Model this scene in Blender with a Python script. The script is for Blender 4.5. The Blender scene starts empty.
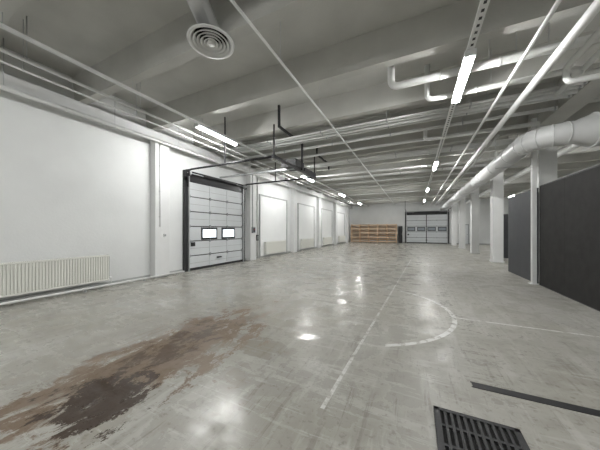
import bpy, math, random
from mathutils import Vector, Matrix
random.seed(4)
S=bpy.context.scene

# ---------------------------------------------------------------- materials
def newmat(name):
    m=bpy.data.materials.new(name); m.use_nodes=True
    nt=m.node_tree; b=nt.nodes['Principled BSDF']; return m,nt,b
def col(c): return (c[0],c[1],c[2],1)
def paint(name,c,rough=.6,var=.12,scale=3.0,bump=.05,bscale=60,metal=0.0,spec=.5):
    m,nt,b=newmat(name); n=nt.nodes; l=nt.links
    no=n.new('ShaderNodeTexNoise'); no.inputs['Scale'].default_value=scale; no.inputs['Detail'].default_value=6
    geo=n.new('ShaderNodeNewGeometry')
    l.new(geo.outputs['Position'],no.inputs['Vector'])
    r=n.new('ShaderNodeValToRGB'); r.color_ramp.elements[0].position=.3; r.color_ramp.elements[1].position=.7
    r.color_ramp.elements[0].color=col([x*(1-var) for x in c]); r.color_ramp.elements[1].color=col(c)
    l.new(no.outputs['Fac'],r.inputs['Fac']); l.new(r.outputs['Color'],b.inputs['Base Color'])
    b.inputs['Roughness'].default_value=rough; b.inputs['Metallic'].default_value=metal
    b.inputs['Specular IOR Level'].default_value=spec
    if bump>0:
        n2=n.new('ShaderNodeTexNoise'); n2.inputs['Scale'].default_value=bscale; n2.inputs['Detail'].default_value=4
        l.new(geo.outputs['Position'],n2.inputs['Vector'])
        bp=n.new('ShaderNodeBump'); bp.inputs['Strength'].default_value=bump; bp.inputs['Distance'].default_value=.02
        l.new(n2.outputs['Fac'],bp.inputs['Height']); l.new(bp.outputs['Normal'],b.inputs['Normal'])
    return m
def emis(name,c,s):
    m,nt,b=newmat(name); b.inputs['Base Color'].default_value=col(c)
    b.inputs['Emission Color'].default_value=col(c); b.inputs['Emission Strength'].default_value=s; return m

M_wall=paint('white_wall_paint',(.76,.77,.765),.55,.09,.9,.15,25)
M_trim=paint('white_trim_paint',(.74,.745,.74),.5,.06)
M_infill=paint('white_infill_paint',(.83,.84,.835),.5,.05,1.5)
M_ceil=paint('ceiling_concrete_paint',(.55,.545,.515),.75,.14,1.5,.2,30)
M_pipe=paint('white_pipe_insulation',(.78,.785,.77),.45,.1,4,.05,40)
M_pipeg=paint('grey_painted_pipe',(.42,.425,.42),.4,.1,4,0)
M_galv=paint('galvanised_steel',(.55,.56,.57),.4,.15,6,0,metal=.7)
M_duct=paint('duct_paint',(.56,.565,.56),.4,.1,3,.03,20)
M_black=paint('black_steel',(.018,.018,.02),.45,.2,8,0)
M_seal=paint('black_rubber',(.02,.02,.022),.7,.2,8,0)
M_doorp=paint('door_panel_white',(.64,.66,.675),.4,.06,2,.03,80)
M_rad=paint('radiator_enamel',(.76,.76,.71),.3,.03,2,0)
M_char=paint('charcoal_board',(.026,.025,.024),.7,.4,5,.08,120,spec=.25)
M_blueg=paint('blue_grey_board',(.062,.064,.069),.6,.15,3,.03,spec=.3)
M_plastic=paint('plastic_grey',(.28,.29,.30),.45,.05,5,0)
M_dark=paint('drain_void',(.006,.006,.006),.9,.2,5,0)
M_iron=paint('cast_iron',(.030,.030,.032),.5,.3,20,.1,150,spec=.35)
M_lamp=emis('lamp_diffuser',(.995,1.0,.985),182)
M_day=emis('daylight_pane',(.85,.93,1.0),1.2)
M_pane=paint('grey_glazing',(.30,.33,.36),.15,.05,3,0)
M_red=paint('red_plastic',(.5,.03,.02),.4,.1,5,0)

def woodmat():
    m,nt,b=newmat('pine_wood'); n=nt.nodes; l=nt.links
    geo=n.new('ShaderNodeNewGeometry'); mp=n.new('ShaderNodeMapping'); mp.inputs['Scale'].default_value=(1,8,12)
    l.new(geo.outputs['Position'],mp.inputs['Vector'])
    no=n.new('ShaderNodeTexNoise'); no.inputs['Scale'].default_value=3; l.new(mp.outputs['Vector'],no.inputs['Vector'])
    r=n.new('ShaderNodeValToRGB'); r.color_ramp.elements[0].color=(.55,.38,.24,1); r.color_ramp.elements[1].color=(.78,.60,.43,1)
    l.new(no.outputs['Fac'],r.inputs['Fac']); l.new(r.outputs['Color'],b.inputs['Base Color']); b.inputs['Roughness'].default_value=.6
    return m
M_wood=woodmat()

def floormat():
    m,nt,b=newmat('worn_epoxy_floor'); n=nt.nodes; l=nt.links
    geo=n.new('ShaderNodeNewGeometry'); sep=n.new('ShaderNodeSeparateXYZ'); l.new(geo.outputs['Position'],sep.inputs[0])
    X,Y=sep.outputs[0],sep.outputs[1]
    def M(op,a,bb=None,c=None,clamp=False):
        k=n.new('ShaderNodeMath'); k.operation=op; k.use_clamp=clamp
        for i,v in enumerate((a,bb,c)):
            if v is None: continue
            if isinstance(v,(int,float)): k.inputs[i].default_value=v
            else: l.new(v,k.inputs[i])
        return k.outputs[0]
    def noise(scale,detail=6,stretch=None,dist=0,rough=.55,rot=0):
        k=n.new('ShaderNodeTexNoise'); k.inputs['Scale'].default_value=scale; k.inputs['Detail'].default_value=detail
        k.inputs['Distortion'].default_value=dist; k.inputs['Roughness'].default_value=rough
        if stretch:
            mp=n.new('ShaderNodeMapping'); mp.inputs['Scale'].default_value=stretch; mp.inputs['Rotation'].default_value=(0,0,rot); l.new(geo.outputs['Position'],mp.inputs['Vector']); l.new(mp.outputs[0],k.inputs['Vector'])
        else: l.new(geo.outputs['Position'],k.inputs['Vector'])
        return k.outputs['Fac']
    def ramp(v,a,bb):
        k=n.new('ShaderNodeMapRange'); k.interpolation_type='SMOOTHSTEP'; l.new(v,k.inputs[0]); k.inputs[1].default_value=a; k.inputs[2].default_value=bb
        return k.outputs[0]
    def mix(f,A,B):
        k=n.new('ShaderNodeMix'); k.data_type='RGBA'
        if isinstance(f,(int,float)): k.inputs[0].default_value=f
        else: l.new(f,k.inputs[0])
        for i,v in ((6,A),(7,B)):
            if isinstance(v,tuple): k.inputs[i].default_value=col(v)
            else: l.new(v,k.inputs[i])
        return k.outputs[2]
    nbig=noise(.55,5,dist=.6); nmed=noise(2.2,8,dist=.3); nfine=noise(16,8,rough=.65)
    nst=noise(3.0,8,(1.6,.22,1),rot=.25,rough=.65); nst2=noise(4.0,8,(.25,1.4,1),rot=.2,rough=.65); nstain=noise(3.4,12,(1.25,.7,1),rough=.78,dist=.3,rot=-.5)
    nsc=noise(6,10,(2.4,.15,1),rot=-.35,rough=.7); nsc2=noise(9,10,(.12,2.6,1),rot=.15,rough=.7)
    c=mix(ramp(nbig,.35,.65),(.35,.338,.298),(.41,.40,.368))
    c=mix(M('MULTIPLY',ramp(nmed,.48,.62),.5),c,(.28,.265,.228))
    c=mix(M('MULTIPLY',ramp(nst,.52,.60),.38),c,(.53,.525,.492))
    c=mix(M('MULTIPLY',ramp(nst2,.55,.61),.30),c,(.54,.535,.51))
    c=mix(M('MULTIPLY',ramp(nsc,.56,.62),.5),c,(.21,.195,.163))
    c=mix(M('MULTIPLY',ramp(nsc2,.58,.62),.4),c,(.59,.59,.57))
    c=mix(M('MULTIPLY',ramp(nfine,.54,.66),.55),c,(.20,.185,.155))
    def ell(cx,cy,rx,ry,amp,nz,a=1.05,bb=.8):
        dx=M('DIVIDE',M('SUBTRACT',X,cx),rx); dy=M('DIVIDE',M('SUBTRACT',Y,cy),ry)
        d=M('SQRT',M('ADD',M('MULTIPLY',dx,dx),M('MULTIPLY',dy,dy)))
        d=M('ADD',d,M('MULTIPLY',M('SUBTRACT',nz,.5),amp))
        return ramp(d,a,bb)
    halo=ell(-2.9,2.6,1.5,2.6,2.5,nmed,1.1,.5)
    c=mix(M('MULTIPLY',halo,.4),c,(.25,.225,.175))
    st=ell(-2.72,1.98,.66,1.65,5.0,nstain,1.0,.80)
    c=mix(M('MULTIPLY',st,.85),c,(.155,.097,.055))
    st2=ell(-2.5,1.18,.46,.42,5.0,nstain,.90,.80)
    c=mix(M('MULTIPLY',st2,.95),c,(.034,.018,.009))
    st3=ell(-2.8,2.2,.40,1.1,6.5,nstain,.55,.40)
    c=mix(M('MULTIPLY',st3,.8),c,(.070,.042,.023))
    worn=ramp(noise(9,8,rough=.75),.40,.54)
    def lin(v,w): return M('LESS_THAN',M('ABSOLUTE',v),w)
    def rng(v,a,bb): return M('MULTIPLY',M('GREATER_THAN',v,a),M('LESS_THAN',v,bb))
    l1=M('MULTIPLY',lin(M('ADD',M('SUBTRACT',X,M('MULTIPLY',Y,.045)),.79),.018),rng(Y,1.9,14))
    l2=M('MULTIPLY',lin(M('SUBTRACT',Y,4.85),.024),rng(X,.62,6))
    dx=M('ADD',X,1.15); dy=M('SUBTRACT',Y,4.85); rr=M('SQRT',M('ADD',M('MULTIPLY',dx,dx),M('MULTIPLY',dy,dy)))
    arc=M('MULTIPLY',lin(M('SUBTRACT',rr,1.75),.034),M('GREATER_THAN',X,-.35))
    l3=M('MULTIPLY',lin(M('SUBTRACT',Y,8.2),.03),rng(X,-5,3))
    ln=M('MULTIPLY',M('MAXIMUM',M('MAXIMUM',M('MULTIPLY',l1,.85),M('MULTIPLY',l3,.45)),M('MAXIMUM',M('MULTIPLY',l2,.9),arc)),worn)
    c=mix(M('MULTIPLY',ln,.85),c,(.82,.82,.80))
    l.new(c,b.inputs['Base Color'])
    r=M('ADD',.13,M('MULTIPLY',ramp(nmed,.42,.60),.22)); r=M('ADD',r,M('MULTIPLY',ramp(X,-1.2,1.6),.14)); r=M('ADD',r,M('MULTIPLY',ramp(nfine,.4,.7),.12)); r=M('ADD',r,M('MULTIPLY',ramp(nst2,.5,.6),.12))
    r=M('ADD',r,M('MULTIPLY',st,.18))
    l.new(r,b.inputs['Roughness'])
    b.inputs['Specular IOR Level'].default_value=.42
    h=M('ADD',M('MULTIPLY',nmed,.5),M('MULTIPLY',nfine,.2)); h=M('ADD',h,M('MULTIPLY',nst,.3))
    bp=n.new('ShaderNodeBump'); bp.inputs['Strength'].default_value=.24; bp.inputs['Distance'].default_value=.03
    l.new(h,bp.inputs['Height']); l.new(bp.outputs['Normal'],b.inputs['Normal'])
    return m
M_floor=floormat()

# ---------------------------------------------------------------- mesh builder
class MB:
    def __init__(s): s.v=[]; s.f=[]; s.mi=[]; s.sm=[]; s.mats=[]
    def mid(s,m):
        if m not in s.mats: s.mats.append(m)
        return s.mats.index(m)
    def box(s,x0,x1,y0,y1,z0,z1,m):
        b=len(s.v); s.v+=[(x,y,z) for z in (z0,z1) for y in (y0,y1) for x in (x0,x1)]
        for q in ((0,2,3,1),(4,5,7,6),(0,1,5,4),(2,6,7,3),(0,4,6,2),(1,3,7,5)):
            s.f.append([b+i for i in q]); s.mi.append(s.mid(m)); s.sm.append(False)
        return s
    def sweep(s,pts,radii,m,seg=14,smooth=True,cap=True):
        pts=[Vector(p) for p in pts]; n=len(pts)
        if isinstance(radii,(int,float)): radii=[radii]*n
        T=[]
        for i in range(n):
            a=pts[max(i-1,0)]; c=pts[min(i+1,n-1)]; t=(c-a)
            if i>0 and i<n-1:
                t=(pts[i]-a).normalized()+(c-pts[i]).normalized() if (pts[i]-a).length>1e-7 and (c-pts[i]).length>1e-7 else t
            T.append(t.normalized())
        up=Vector((0,0,1)) if abs(T[0].z)<.9 else Vector((1,0,0))
        N=(up-T[0]*up.dot(T[0])).normalized(); base=len(s.v)
        for i in range(n):
            if i: 
                N=(N-T[i]*N.dot(T[i])).normalized()
            B=T[i].cross(N)
            for k in range(seg):
                a=2*math.pi*k/seg; s.v.append(tuple(pts[i]+(N*math.cos(a)+B*math.sin(a))*radii[i]))
        for i in range(n-1):
            for k in range(seg):
                k2=(k+1)%seg; s.f.append([base+i*seg+k,base+i*seg+k2,base+(i+1)*seg+k2,base+(i+1)*seg+k]); s.mi.append(s.mid(m)); s.sm.append(smooth)
        if cap:
            s.f.append([base+k for k in range(seg)][::-1]); s.mi.append(s.mid(m)); s.sm.append(False)
            s.f.append([base+(n-1)*seg+k for k in range(seg)]); s.mi.append(s.mid(m)); s.sm.append(False)
        return s
    def pipe(s,pts,r,m,fillet=None,seg=12,collar=None):
        P=[Vector(p) for p in pts]; fillet=fillet or r*1.8; out=[P[0]]
        for i in range(1,len(P)-1):
            a=(P[i-1]-P[i]).normalized(); c=(P[i+1]-P[i]).normalized()
            f=min(fillet,(P[i-1]-P[i]).length*.48,(P[i+1]-P[i]).length*.48)
            A=P[i]+a*f; C=P[i]+c*f
            for k in range(7):
                t=k/6; out.append(A*(1-t)**2+P[i]*2*t*(1-t)+C*t*t)
        out.append(P[-1]); s.sweep(out,r,m,seg)
        if collar:
            for i in range(len(P)-1):
                L=(P[i+1]-P[i]).length; d=(P[i+1]-P[i]).normalized(); k=collar
                while k<L-.1:
                    q=P[i]+d*k; s.sweep([q-d*.02,q+d*.02],r*1.07,m,seg); k+=collar
        return s
    def hang(s,x,y,z,ztop=5.195,r=.006,m=None):
        s.sweep([(x,y,z),(x,y,ztop)],r,m or M_galv,6); return s
    def make(s,name,bevel=0,rot=0,loc=None,parent=None):
        xs=[v[0] for v in s.v]; ys=[v[1] for v in s.v]; zs=[v[2] for v in s.v]
        if loc is None:
            c=((min(xs)+max(xs))/2,(min(ys)+max(ys))/2,min(zs)); vv=[(v[0]-c[0],v[1]-c[1],v[2]-c[2]) for v in s.v]
        else: c=loc; vv=s.v
        me=bpy.data.meshes.new(name); me.from_pydata(vv,[],s.f)
        for m in s.mats: me.materials.append(m)
        for i,p in enumerate(me.polygons): p.material_index=s.mi[i]; p.use_smooth=s.sm[i]
        me.update(); o=bpy.data.objects.new(name,me); S.collection.objects.link(o); o.location=c; o.rotation_euler=(0,0,rot)
        if bevel:
            b=o.modifiers.new('bevel','BEVEL'); b.width=bevel; b.segments=2; b.limit_method='ANGLE'; b.angle_limit=math.radians(50)
        if parent: o.parent=parent
        return o

# room dimensions
XL,XR,YF,YB,ZC=-7.5,12.0,-4.5,30.5,5.2
ZR=4.6
MB().box(XL-.3,XR+.3,YF-.3,YB+.3,-.3,0,M_floor).make('floor')
MB().box(XL-.3,XL,YF-.3,YB+.3,0,ZC+.3,M_wall).make('wall_left')
MB().box(XR,XR+.3,YF-.3,YB+.3,0,ZC+.3,M_wall).make('wall_right')
MB().box(XL,XR,YB,YB+.3,0,ZC+.3,M_wall).make('wall_back')
MB().box(XL,XR,YF-.3,YF,0,ZC+.3,M_wall).make('wall_front')

# ceiling: double-T deck with ribs + girder over the columns
c=MB(); c.box(XL,XR,YF,YB,ZC,ZC+.3,M_ceil)
y=3.0-1.75*4
while y<YB-.2:
    b=len(c.v); w0,w1=.09,.14
    for x in (XL,XR): c.v+=[(x,y-w0,ZR),(x,y+w0,ZR),(x,y+w1,ZC+.01),(x,y-w1,ZC+.01)]
    for q in ((0,4,5,1),(1,5,6,2),(3,7,4,0),(0,1,2,3),(7,6,5,4)):
        c.f.append([b+i for i in q]); c.mi.append(c.mid(M_ceil)); c.sm.append(False)
    y+=1.75
c.box(3.2,3.7,YF,YB,4.5,ZC,M_ceil)
c.make('ceiling')

# left-wall ledge, pilasters, bricked-up bays
t=MB().box(XL,XL+.22,YF,YB,4.32,4.6,M_trim); t.make('trim_1',.01)
i=2
for yy in (-4.0,5.0,9.75,14.4,19.1,23.8,28.5):
    MB().box(XL,XL+.26,yy-.24,yy+.24,0,4.32,M_trim).make('trim_%d'%i,.01); i+=1
for yy in (12.1,16.75,21.45,26.15):
    q=MB(); a,b_=yy-1.45,yy+1.45
    q.box(XL,XL+.03,a,b_,.1,3.35,M_infill)
    q.box(XL,XL+.07,a-.07,a,0,3.42,M_pipeg); q.box(XL,XL+.07,b_,b_+.07,0,3.42,M_pipeg); q.box(XL,XL+.07,a,b_,3.35,3.42,M_pipeg)  # grey frame, its tone standing in for the shadow gap of a recess
    q.make('trim_%d'%i); i+=1
MB().box(XL,XL+.02,YF,YB,0,.1,M_pipeg).make('baseboard_left')
MB().box(XL+.02,XR,YB-.02,YB,0,.1,M_pipeg).make('baseboard_back')

# structural columns
for yy in (9.5,14.1,18.7,23.3,27.9):
    m=MB().box(3.25,3.65,yy-.2,yy+.2,0,4.5,M_trim).box(3.22,3.68,yy-.23,yy+.23,0,.08,M_trim).box(3.17,3.73,yy-.25,yy+.25,4.28,4.5,M_trim)
    m.make('concrete_column',.012)
MB().box(2.93,3.03,8.78,8.88,0,ZR,M_trim).box(2.88,3.045,8.73,8.93,0,.02,M_trim).make('steel_post',.004)

# ---------------------------------------------------------------- sectional doors
def sectional_door(name,W,H,track_len,npan,win_panel,nwin,zt,pane):
    d=MB()
    for sx in (-1,1):
        x=sx*(W/2+.06); d.box(x-.09,x+.09,-.12,0,0,H+.05,M_black)
        x2=sx*(W/2+.0); d.box(x2-.02,x2+.02,-.17,-.12,0.0,H+.1,M_galv)
        xx=sx*(W/2+.05)
        d.pipe([(xx,-.14,H-.3),(xx,-.14,zt),(xx,-track_len,zt)],.035,M_black,fillet=.22,seg=8)
    d.box(-W/2-.15,W/2+.15,-.12,0,H-.08,H+.30,M_black)
    d.box(-W/2,W/2,-.05,-.02,0,H,M_seal)
    ph=(H-.08)/npan
    for k in range(npan):
        z0=k*ph
        d.box(-W/2+.02,W/2-.02,-.085,-.045,z0+(.10 if k==0 else .018),z0+ph-.018,M_doorp)
        nh=max(3,int(W/1.0))
        for j in range(nh+1):
            x=-W/2+.06+(W-.12)*j/nh
            d.box(x-.03,x+.03,-.10,-.084,z0+.10,z0+ph-.05,M_doorp)
            if k: d.box(x-.035,x+.035,-.115,-.086,z0-.05,z0+.06,M_plastic)
        if k!=win_panel:
            d.box(-W/2+.07,W/2-.07,-.089,-.084,z0+ph*.5-.007,z0+ph*.5+.007,M_pipeg)
        if k==win_panel:
            for j in range(nwin):
                cx=(-.52,.56)[j] if nwin==2 else -W/2+W*(j+.5)/nwin
                hw=min(.34,W/nwin*.34); zc=z0+ph*.5
                d.box(cx-hw-.07,cx+hw+.07,-.105,-.084,zc-.24,zc+.24,M_black)
                d.box(cx-hw,cx+hw,-.110,-.104,zc-.16,zc+.16,pane)
    zs=H+.2
    d.sweep([(-W/2-.1,-.2,zs),(W/2+.1,-.2,zs)],.016,M_galv,8)
    d.sweep([(-W*.3,-.2,zs),(W*.3,-.2,zs)],.045,M_black,10)
    for sx in (-1,1):
        d.sweep([(sx*(W/2-.02),-.2,zs),(sx*(W/2+.06),-.2,zs)],.08,M_galv,14)
        d.box(sx*(W/2+.08)-.01,sx*(W/2+.08)+.01,-.28,0,zs-.12,zs+.12,M_black)
    d.box(-.12,.12,-.13,-.085,.35,.40,M_black)
    d.box(-W/2+.12,-W/2+.28,-.14,-.085,.9,1.05,M_black)
    return d
zt=3.66
d1=sectional_door('door_1',3.05,3.35,3.75,6,2,2,zt,M_day)
d1.box(-1.65,1.65,-3.80,-3.72,zt-.04,zt+.04,M_black)
yh=-3.86
for x0,x1,z in ((-1.45,.15,4.6),(1.6,3.1,4.62)):
    d1.box(x0-.03,x0+.03,yh-.03,yh+.03,z,5.195,M_black)
    d1.box(x0-.03,x1+.03,yh-.03,yh+.03,z-.06,z,M_black)
    d1.box(x1-.03,x1+.03,yh-.03,yh+.03,(zt-.04 if x0<0 else z-.3),z-.04,M_black)
for sx in (-1,1):
    x=sx*1.575
    d1.box(x-.015,x+.015,-3.78,-3.74,zt,4.6,M_black)
    d1.box(x-.015,x+.015,-1.9,-1.87,zt,5.195,M_black)
d1.box(-.03,.03,-3.76,-.15,zt+.0,zt+.06,M_galv)
d1.box(-.35,.35,-3.86,-3.3,zt+.03,zt+.27,M_black)
d1.box(.45,1.5,-3.85,-3.65,zt+.03,zt+.14,M_black)
d1.make('door_1',0,math.radians(90),(XL+.005,7.6,0))
d2=sectional_door('door_2',4.1,3.3,2.5,5,2,4,3.7,M_pane)
for sx in (-1,1): d2.box(sx*2.1-.02,sx*2.1+.02,-2.4,-2.36,3.7,5.195,M_black)
d2.box(-.04,.04,-.13,-.08,.05,3.2,M_black)
d2.make('door_2',0,0,(1.15,YB-.005,0))

# ---------------------------------------------------------------- radiators
def radiator(y0,y1,z0=.17,z1=.84):
    r=MB(); x0=XL+.06; x1=XL+.20
    r.box(x0,x0+.02,y0,y1,z0+.01,z1-.01,M_rad); r.box(x1-.03,x1-.02,y0,y1,z0,z1,M_rad)
    r.box(x1-.02,x1+.004,y0,y1,z0,z0+.035,M_rad); r.box(x1-.02,x1+.004,y0,y1,z1-.035,z1,M_rad)
    n=int((y1-y0)/.05); w=(y1-y0)/n
    for k in range(n):
        yy=y0+w*(k+.5); r.box(x1-.02,x1-.004,yy-w*.32,yy+w*.32,z0+.03,z1-.03,M_rad)
    r.box(x0,x1,y0-.004,y0,z0+.02,z1+.004,M_rad); r.box(x0,x1,y1,y1+.004,z0+.02,z1+.004,M_rad)
    k=y0+.02
    while k<y1-.02: r.box(x0+.02,x1-.02,k,k+.012,z1-.008,z1,M_rad); k+=.03
    r.box(x0,x0+.012,y0,y1,z1-.01,z1+.003,M_rad); r.box(x1-.012,x1,y0,y1,z1-.01,z1+.003,M_rad)
    for yy in (y0+.3,y1-.3): r.box(XL+.031,x0+.002,yy-.02,yy+.02,z0+.05,z1-.05,M_galv)
    r.pipe([(XL+.13,y1,z0+.06),(XL+.13,y1+.08,z0+.06),(XL+.13,y1+.08,.09)],.012,M_pipe,fillet=.03,seg=8)
    r.sweep([(XL+.13,y1+.02,z0+.06),(XL+.13,y1+.08,z0+.06)],.022,M_pipe,10)
    r.make('radiator',.004)
for a,b_ in ((.75,3.55),(11.0,13.2),(15.6,17.8),(20.3,22.5),(25.0,27.2)): radiator(a,b_)
h=MB(); h.sweep([(XL+.30,YF+.01,.07),(XL+.30,5.75,.07)],.028,M_pipe,10)
k=YF+.5
while k<5.7: h.box(XL+.27,XL+.33,k-.012,k+.012,0,.045,M_galv); k+=1.4
h.make('heating_pipe')

# ---------------------------------------------------------------- lamps on tracks
for x in (-5.3,.8,7.3):
    t=MB(); y0,y1=YF+.1,YB-.3
    w=.05 if x==.8 else .022
    t.box(x-w,x-w+.007,y0,y1,4.38,4.43,M_pipe); t.box(x+w-.007,x+w,y0,y1,4.38,4.43,M_pipe); t.box(x-w,x+w,y0,y1,4.375,4.382,M_pipe)
    k=y0+.05
    while k<y1 and x==.8: t.box(x-.018,x+.018,k,k+.05,4.371,4.3755,M_black); k+=.13
    k=y0+.4
    while k<y1: t.hang(x,k,4.38); k+=1.75
    t.make('cable_tray')
    for yy in (-1.3,5.4,12.0,18.8,25.6):
        f=MB(); f.box(x-.075,x+.075,yy-.77,yy+.77,4.341,4.370,M_trim)
        for sx in (-1,1): f.box(x+sx*.075-.004,x+sx*.075+.004,yy-.77,yy+.77,4.31,4.370,M_trim)
        f.box(x-.078,x+.078,yy-.79,yy-.76,4.27,4.37,M_trim); f.box(x-.078,x+.078,yy+.76,yy+.79,4.27,4.37,M_trim)
        f.sweep([(x,yy-.76,4.298),(x,yy+.76,4.298)],.042,M_lamp,12)
        f.make('fluorescent_light')

# ---------------------------------------------------------------- pipes
def straight(name,x0,x1,y,z,r,m=M_pipe,along='x'):
    p=MB()
    if along=='x':
        p.sweep([(x0,y,z),(x1,y,z)],r,m,12); k=x0+.5
        while k<x1:
            p.hang(k,y,z)
            if r<.05: p.box(k-.015,k+.015,y-r*1.12,y+r*1.12,z-r*1.12,z+r*1.12,M_galv)
            k+=1.9
    else:
        p.sweep([(y,x0,z),(y,x1,z)],r,m,12); k=x0+.4
        while k<x1: p.hang(y,k,z); k+=1.9
        if r>.04:
            k=x0+1
            while k<x1: p.sweep([(y,k-.02,z),(y,k+.02,z)],r*1.08,m,12); k+=1.2
    p.make(name)
LP='ceiling_pipe'
straight(LP,YF+.1,YB-.2,-2.1,4.42,.022,M_pipe,'y')
straight(LP,YF+.1,YB-.2,-6.05,4.42,.028,M_pipe,'y')
straight(LP,YF+.1,YB-.2,-6.2,4.30,.018,M_pipe,'y')
straight(LP,YF+.1,YB-.2,-7.14,4.24,.045,M_pipe,'y')
straight(LP,YF+.1,YB-.2,1.62,4.36,.03,M_pipe,'y')
straight(LP,YF+.1,YB-.2,2.05,4.30,.065,M_pipe,'y')
straight(LP,9.2,YB-.2,2.28,4.38,.035,M_pipe,'y')
for yy,r in ((6.9,.03),(7.05,.035),(7.25,.05),(7.45,.03),(8.05,.045),(8.95,.05),(10.2,.04),(10.4,.03),(10.6,.045),(12.6,.05),(13.6,.04),(13.85,.03),(15.2,.05),(17.0,.05),(20.5,.04),(24.0,.05)):
    straight(LP,-6.9,3.15,yy,4.5,r,M_pipe,'x')
def bent(pts,r,m=M_pipe,hs=()):
    p=MB(); p.pipe(pts,r,m,fillet=r*2.2,seg=14,collar=.9)
    for h_ in hs: p.hang(*h_)
    p.make('insulated_pipe')
bent([(-.45,5.35,5.19),(-.45,5.35,4.48),(3.0,5.35,4.48),(3.0,5.35,4.15),(6.5,5.35,4.15)],.07,hs=((1.2,5.35,4.5),))
bent([(.25,6.1,5.19),(.25,6.1,4.42),(2.7,6.1,4.42),(2.7,6.35,4.42),(6.8,6.35,4.42)],.055,hs=((1.4,6.1,4.4),))
bent([(1.1,3.45,5.19),(1.1,3.45,4.72),(3.0,3.45,4.72),(3.0,5.0,4.5),(7,5.0,4.5)],.075,hs=((2,3.45,4.7),))
bent([(2.45,-4,4.42),(2.45,5.95,4.42),(2.45,5.95,4.15),(6,5.95,4.15)],.05,hs=((2.45,1,4.42),(2.45,3.5,4.42)))
bent([(.3,8.7,5.19),(.3,8.7,4.40),(3.05,8.7,4.40),(3.05,12,4.40),(3.05,29,4.40)],.055,hs=((1.4,8.7,4.4),(3.05,14.5,4.4),(3.05,20,4.4),(3.05,26,4.4)))
bent([(4.2,-3,4.35),(4.2,8.0,4.35),(4.2,8.0,3.95),(4.2,26,3.95)],.08,hs=((4.2,2,4.4),(4.2,12,4)))
bent([(4.6,-3,4.3),(4.6,26,4.3)],.06,hs=((4.6,2,4.4),(4.6,12,4)))
bent([(3.35,4.2,4.36),(3.35,4.2,3.98),(3.6,4.2,3.98),(7.5,4.2,3.98)],.06,hs=((4.4,4.2,4.0),))
bent([(2.85,3.9,4.3),(7.5,3.9,4.3)],.06,hs=((4.4,3.9,4.3),))
bent([(2.75,7.0,4.42),(2.75,4.75,4.42),(2.75,4.75,4.22),(6.5,4.75,4.22)],.045,hs=((2.75,6.5,4.42),))

# big ventilation duct
D=MB(); r=.25; zc=3.70; xc=2.56
pts=[Vector((xc,28.5,zc)),Vector((xc,8.1,zc))]; rad=[r,r]
for k in range(1,9):
    a=math.pi/2*k/8; R=.55; pts.append(Vector((xc+R-R*math.cos(a),8.1-R*math.sin(a),zc))); rad.append(r)
x=pts[-1].x; yy=pts[-1].y
pts+= [Vector((x+.12,yy,zc)),Vector((x+.40,yy,zc)),Vector((11.9,yy,zc))]; rad+=[r,.36,.36]
D.sweep(pts,rad,M_duct,28)
k=9.0
while k<28.4: D.sweep([(xc,k-.025,zc),(xc,k+.025,zc)],r*1.04,M_duct,28); k+=1.5
for k in range(0,9,2):
    q=pts[1+k]; q2=pts[2+k]; dd=(q2-q).normalized(); D.sweep([q-dd*.015,q+dd*.015],r*1.04,M_duct,28)
for xx in (x+.42,x+1.6,x+3.0,x+4.5): D.sweep([(xx-.025,yy,zc),(xx+.025,yy,zc)],.36*1.04,M_duct,28)
k=9.5
while k<28: D.hang(xc-.27,k,zc); D.hang(xc+.27,k,zc); D.box(xc-.28,xc+.28,k-.012,k+.012,zc-r-.02,zc-r,M_galv); k+=3
D.hang(x+1,yy,zc+.3); D.make('ventilation_duct')

# ceiling air diffuser with feed duct
cx,cy,cz=-2.95,2.86,4.50
def lathe(A,cx,cy,prof,m,seg=40):
    b=len(A.v); n=len(prof)
    for (r_,z_) in prof:
        for k in range(seg):
            a=2*math.pi*k/seg; A.v.append((cx+r_*math.cos(a),cy+r_*math.sin(a),z_))
    for i in range(n-1):
        for k in range(seg):
            k2=(k+1)%seg; A.f.append([b+i*seg+k,b+i*seg+k2,b+(i+1)*seg+k2,b+(i+1)*seg+k]); A.mi.append(A.mid(m)); A.sm.append(True)
A=MB()
lathe(A,cx,cy,[(.18,cz+.11),(.20,cz+.09),(.31,cz+.05),(.36,cz+.01),(.355,cz-.01),(.31,cz-.005),(.28,cz+.03)],M_pipe)
for r0 in (.275,.22,.165,.11): lathe(A,cx,cy,[(r0,cz-.01),(r0-.012,cz-.02),(r0-.05,cz+.035),(r0-.045,cz+.04)],M_pipe)
lathe(A,cx,cy,[(.001,cz-.03),(.05,cz-.028),(.065,cz-.015),(.055,cz+.03)],M_pipe)
lathe(A,cx,cy,[(.001,cz+.06),(.26,cz+.06),(.26,cz+.065)],M_dark)
A.make('ceiling_air_diffuser')
B=MB()
B.pipe([(cx,cy,4.58),(cx,cy-.0,4.68),(cx+.25,2.12,4.93)],.15,M_duct,fillet=.05,seg=24)
B.pipe([(cx-.1,2.12,4.93),(6.0,2.12,4.93)],.2,M_duct,seg=24,collar=1.2)
B.hang(0,2.12,5.0); B.make('ventilation_duct')

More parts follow.
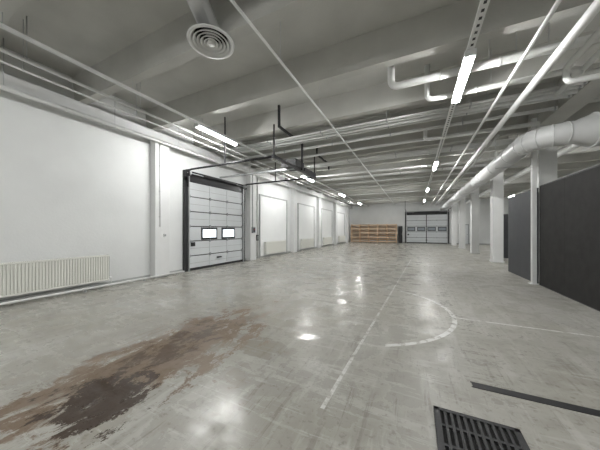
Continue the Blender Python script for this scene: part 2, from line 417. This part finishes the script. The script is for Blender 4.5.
# ---------------------------------------------------------------- partitions
p=MB()
ed=[3.9,5.1,6.3,7.5,8.72]
for a,b_ in zip(ed,ed[1:]): p.box(3.06,3.12,a+.0015,b_-.0015,.02,2.68,M_char)
for a in ed: p.box(3.12,3.17,a-.0,a+.05,0,2.6,M_galv)
p.box(3.06,3.12,3.9,8.72,0,.02,M_black); p.box(3.05,3.13,3.9,8.72,2.68,2.70,M_black)
p.make('partition_wall_panel')
p=MB()
for a,b_ in ((8.95,10.05),(10.05,11.15)): p.box(3.06,3.12,a+.002,b_-.002,0,2.66,M_blueg)
p.box(3.055,3.125,8.95,11.15,2.66,2.68,M_black)
p.make('partition_wall_panel')
p=MB()
for a,b_ in ((4.0,5.1),(5.1,6.2),(6.2,7.3)): p.box(a+.005,b_-.005,16.3,16.36,0,2.35,M_blueg)
p.make('partition_wall_panel')

# ---------------------------------------------------------------- floor drain, trench strip
g=MB(); gx0,gx1,gy0,gy1=.14,.70,1.55,2.31
g.box(gx0,gx1,gy0,gy1,.001,.006,M_dark)
g.box(gx0,gx0+.035,gy0,gy1,.001,.022,M_iron); g.box(gx1-.035,gx1,gy0,gy1,.001,.022,M_iron)
g.box(gx0,gx1,gy0,gy0+.035,.001,.022,M_iron); g.box(gx0,gx1,gy1-.035,gy1,.001,.022,M_iron)
nb=11
for k in range(nb+1):
    xx=gx0+.035+(gx1-gx0-.07)*k/nb; g.box(xx-.010,xx+.010,gy0+.03,gy1-.03,.004,.020,M_iron)
for k in range(1,4):
    y_=gy0+(gy1-gy0)*k/4; g.box(gx0+.03,gx1-.03,y_-.012,y_+.012,.004,.0195,M_iron)
g.make('floor_drain_grate')
g=MB(); g.box(.50,2.6,2.78,2.86,.001,.005,M_iron)
g.box(.49,2.61,2.775,2.785,.001,.006,M_black); g.box(.49,2.61,2.855,2.865,.001,.006,M_black)
g.make('cable_trench_cover')

# ---------------------------------------------------------------- back wall furniture
w=MB(); x0,x1,y0,y1=-7.2,-1.95,29.85,30.42
nbay=5
for k in range(nbay+1):
    xx=x0+(x1-x0)*k/nbay
    for yv in (y0-.02,y1-.05): w.box(xx-.05,xx+.05,yv,yv+.05,0,2.2,M_wood)
for z in (.12,.62,1.12,1.62,2.08):
    w.box(x0,x1,y0+.03,y1-.01,z,z+.03,M_wood); w.box(x0,x1,y0-.035,y0-.02,z-.06,z+.08,M_wood)
for z in (.35,.85,1.35,1.84): w.box(x0,x1,y1-.06,y1-.04,z-.05,z+.09,M_wood)
w.make('wooden_shelf_rack')
e=MB(); e.box(-1.75,-1.32,30.2,30.49,.05,1.95,M_char).box(-1.73,-1.34,30.185,30.2,.08,1.92,M_black).box(-1.4,-1.38,30.165,30.185,.95,1.1,M_galv).box(-1.72,-1.35,30.22,30.47,0,.05,M_black)
e.make('electrical_cabinet',.005)
e=MB(); e.box(4.2,5.1,30.42,30.495,0,2.1,M_plastic).box(4.27,5.03,30.40,30.42,.02,2.03,M_doorp).box(4.93,4.99,30.36,30.40,1.0,1.03,M_black)
e.make('door_3')

# ---------------------------------------------------------------- door control, conduits on left wall
e=MB(); e.box(XL+.261,XL+.35,9.60,9.80,1.35,1.65,M_plastic).box(XL+.35,XL+.362,9.63,9.77,1.40,1.60,M_black).sweep([(XL+.36,9.7,1.53),(XL+.38,9.7,1.53)],.02,M_red,12)
e.make('door_control_box',.004)
for yy,z0 in ((9.66,1.65),(10.15,.3),(10.40,.1),(4.9,1.6)):
    on=yy in (9.66,4.9)
    e=MB(); xo=XL+.28 if on else XL+.05
    e.sweep([(xo,yy,z0),(xo,yy,4.3)],.015 if yy!=10.40 else .035,M_plastic if yy not in (10.40,4.9) else M_pipe,8)
    k=z0+.3
    while k<4.2: e.box(XL+(.261 if on else .001),xo,yy-.03,yy+.03,k,k+.03,M_galv); k+=.8
    e.make('wall_conduit')
e=MB(); e.box(XL+.001,XL+.14,10.2,10.36,.95,1.25,M_black).box(XL+.14,XL+.15,10.22,10.34,1.0,1.2,M_plastic); e.make('socket_box',.004)
e=MB(); e.box(XL+.261,XL+.30,5.02,5.10,1.28,1.38,M_trim).box(XL+.30,XL+.307,5.035,5.085,1.3,1.36,M_plastic); e.make('light_switch')

wd=bpy.data.worlds.new('world'); S.world=wd; wd.use_nodes=True
wd.node_tree.nodes['Background'].inputs[0].default_value=(.7,.8,.9,1); wd.node_tree.nodes['Background'].inputs[1].default_value=.6
cd=bpy.data.cameras.new('camera'); cam=bpy.data.objects.new('camera',cd); S.collection.objects.link(cam)
cam.location=(0,0,1.5); cam.rotation_euler=(math.radians(90),0,math.radians(25.6)); cd.sensor_width=36; cd.lens=14.4; cd.shift_y=5/600; cd.clip_start=.05; cd.clip_end=200
S.camera=cam
S.view_settings.view_transform='Standard'
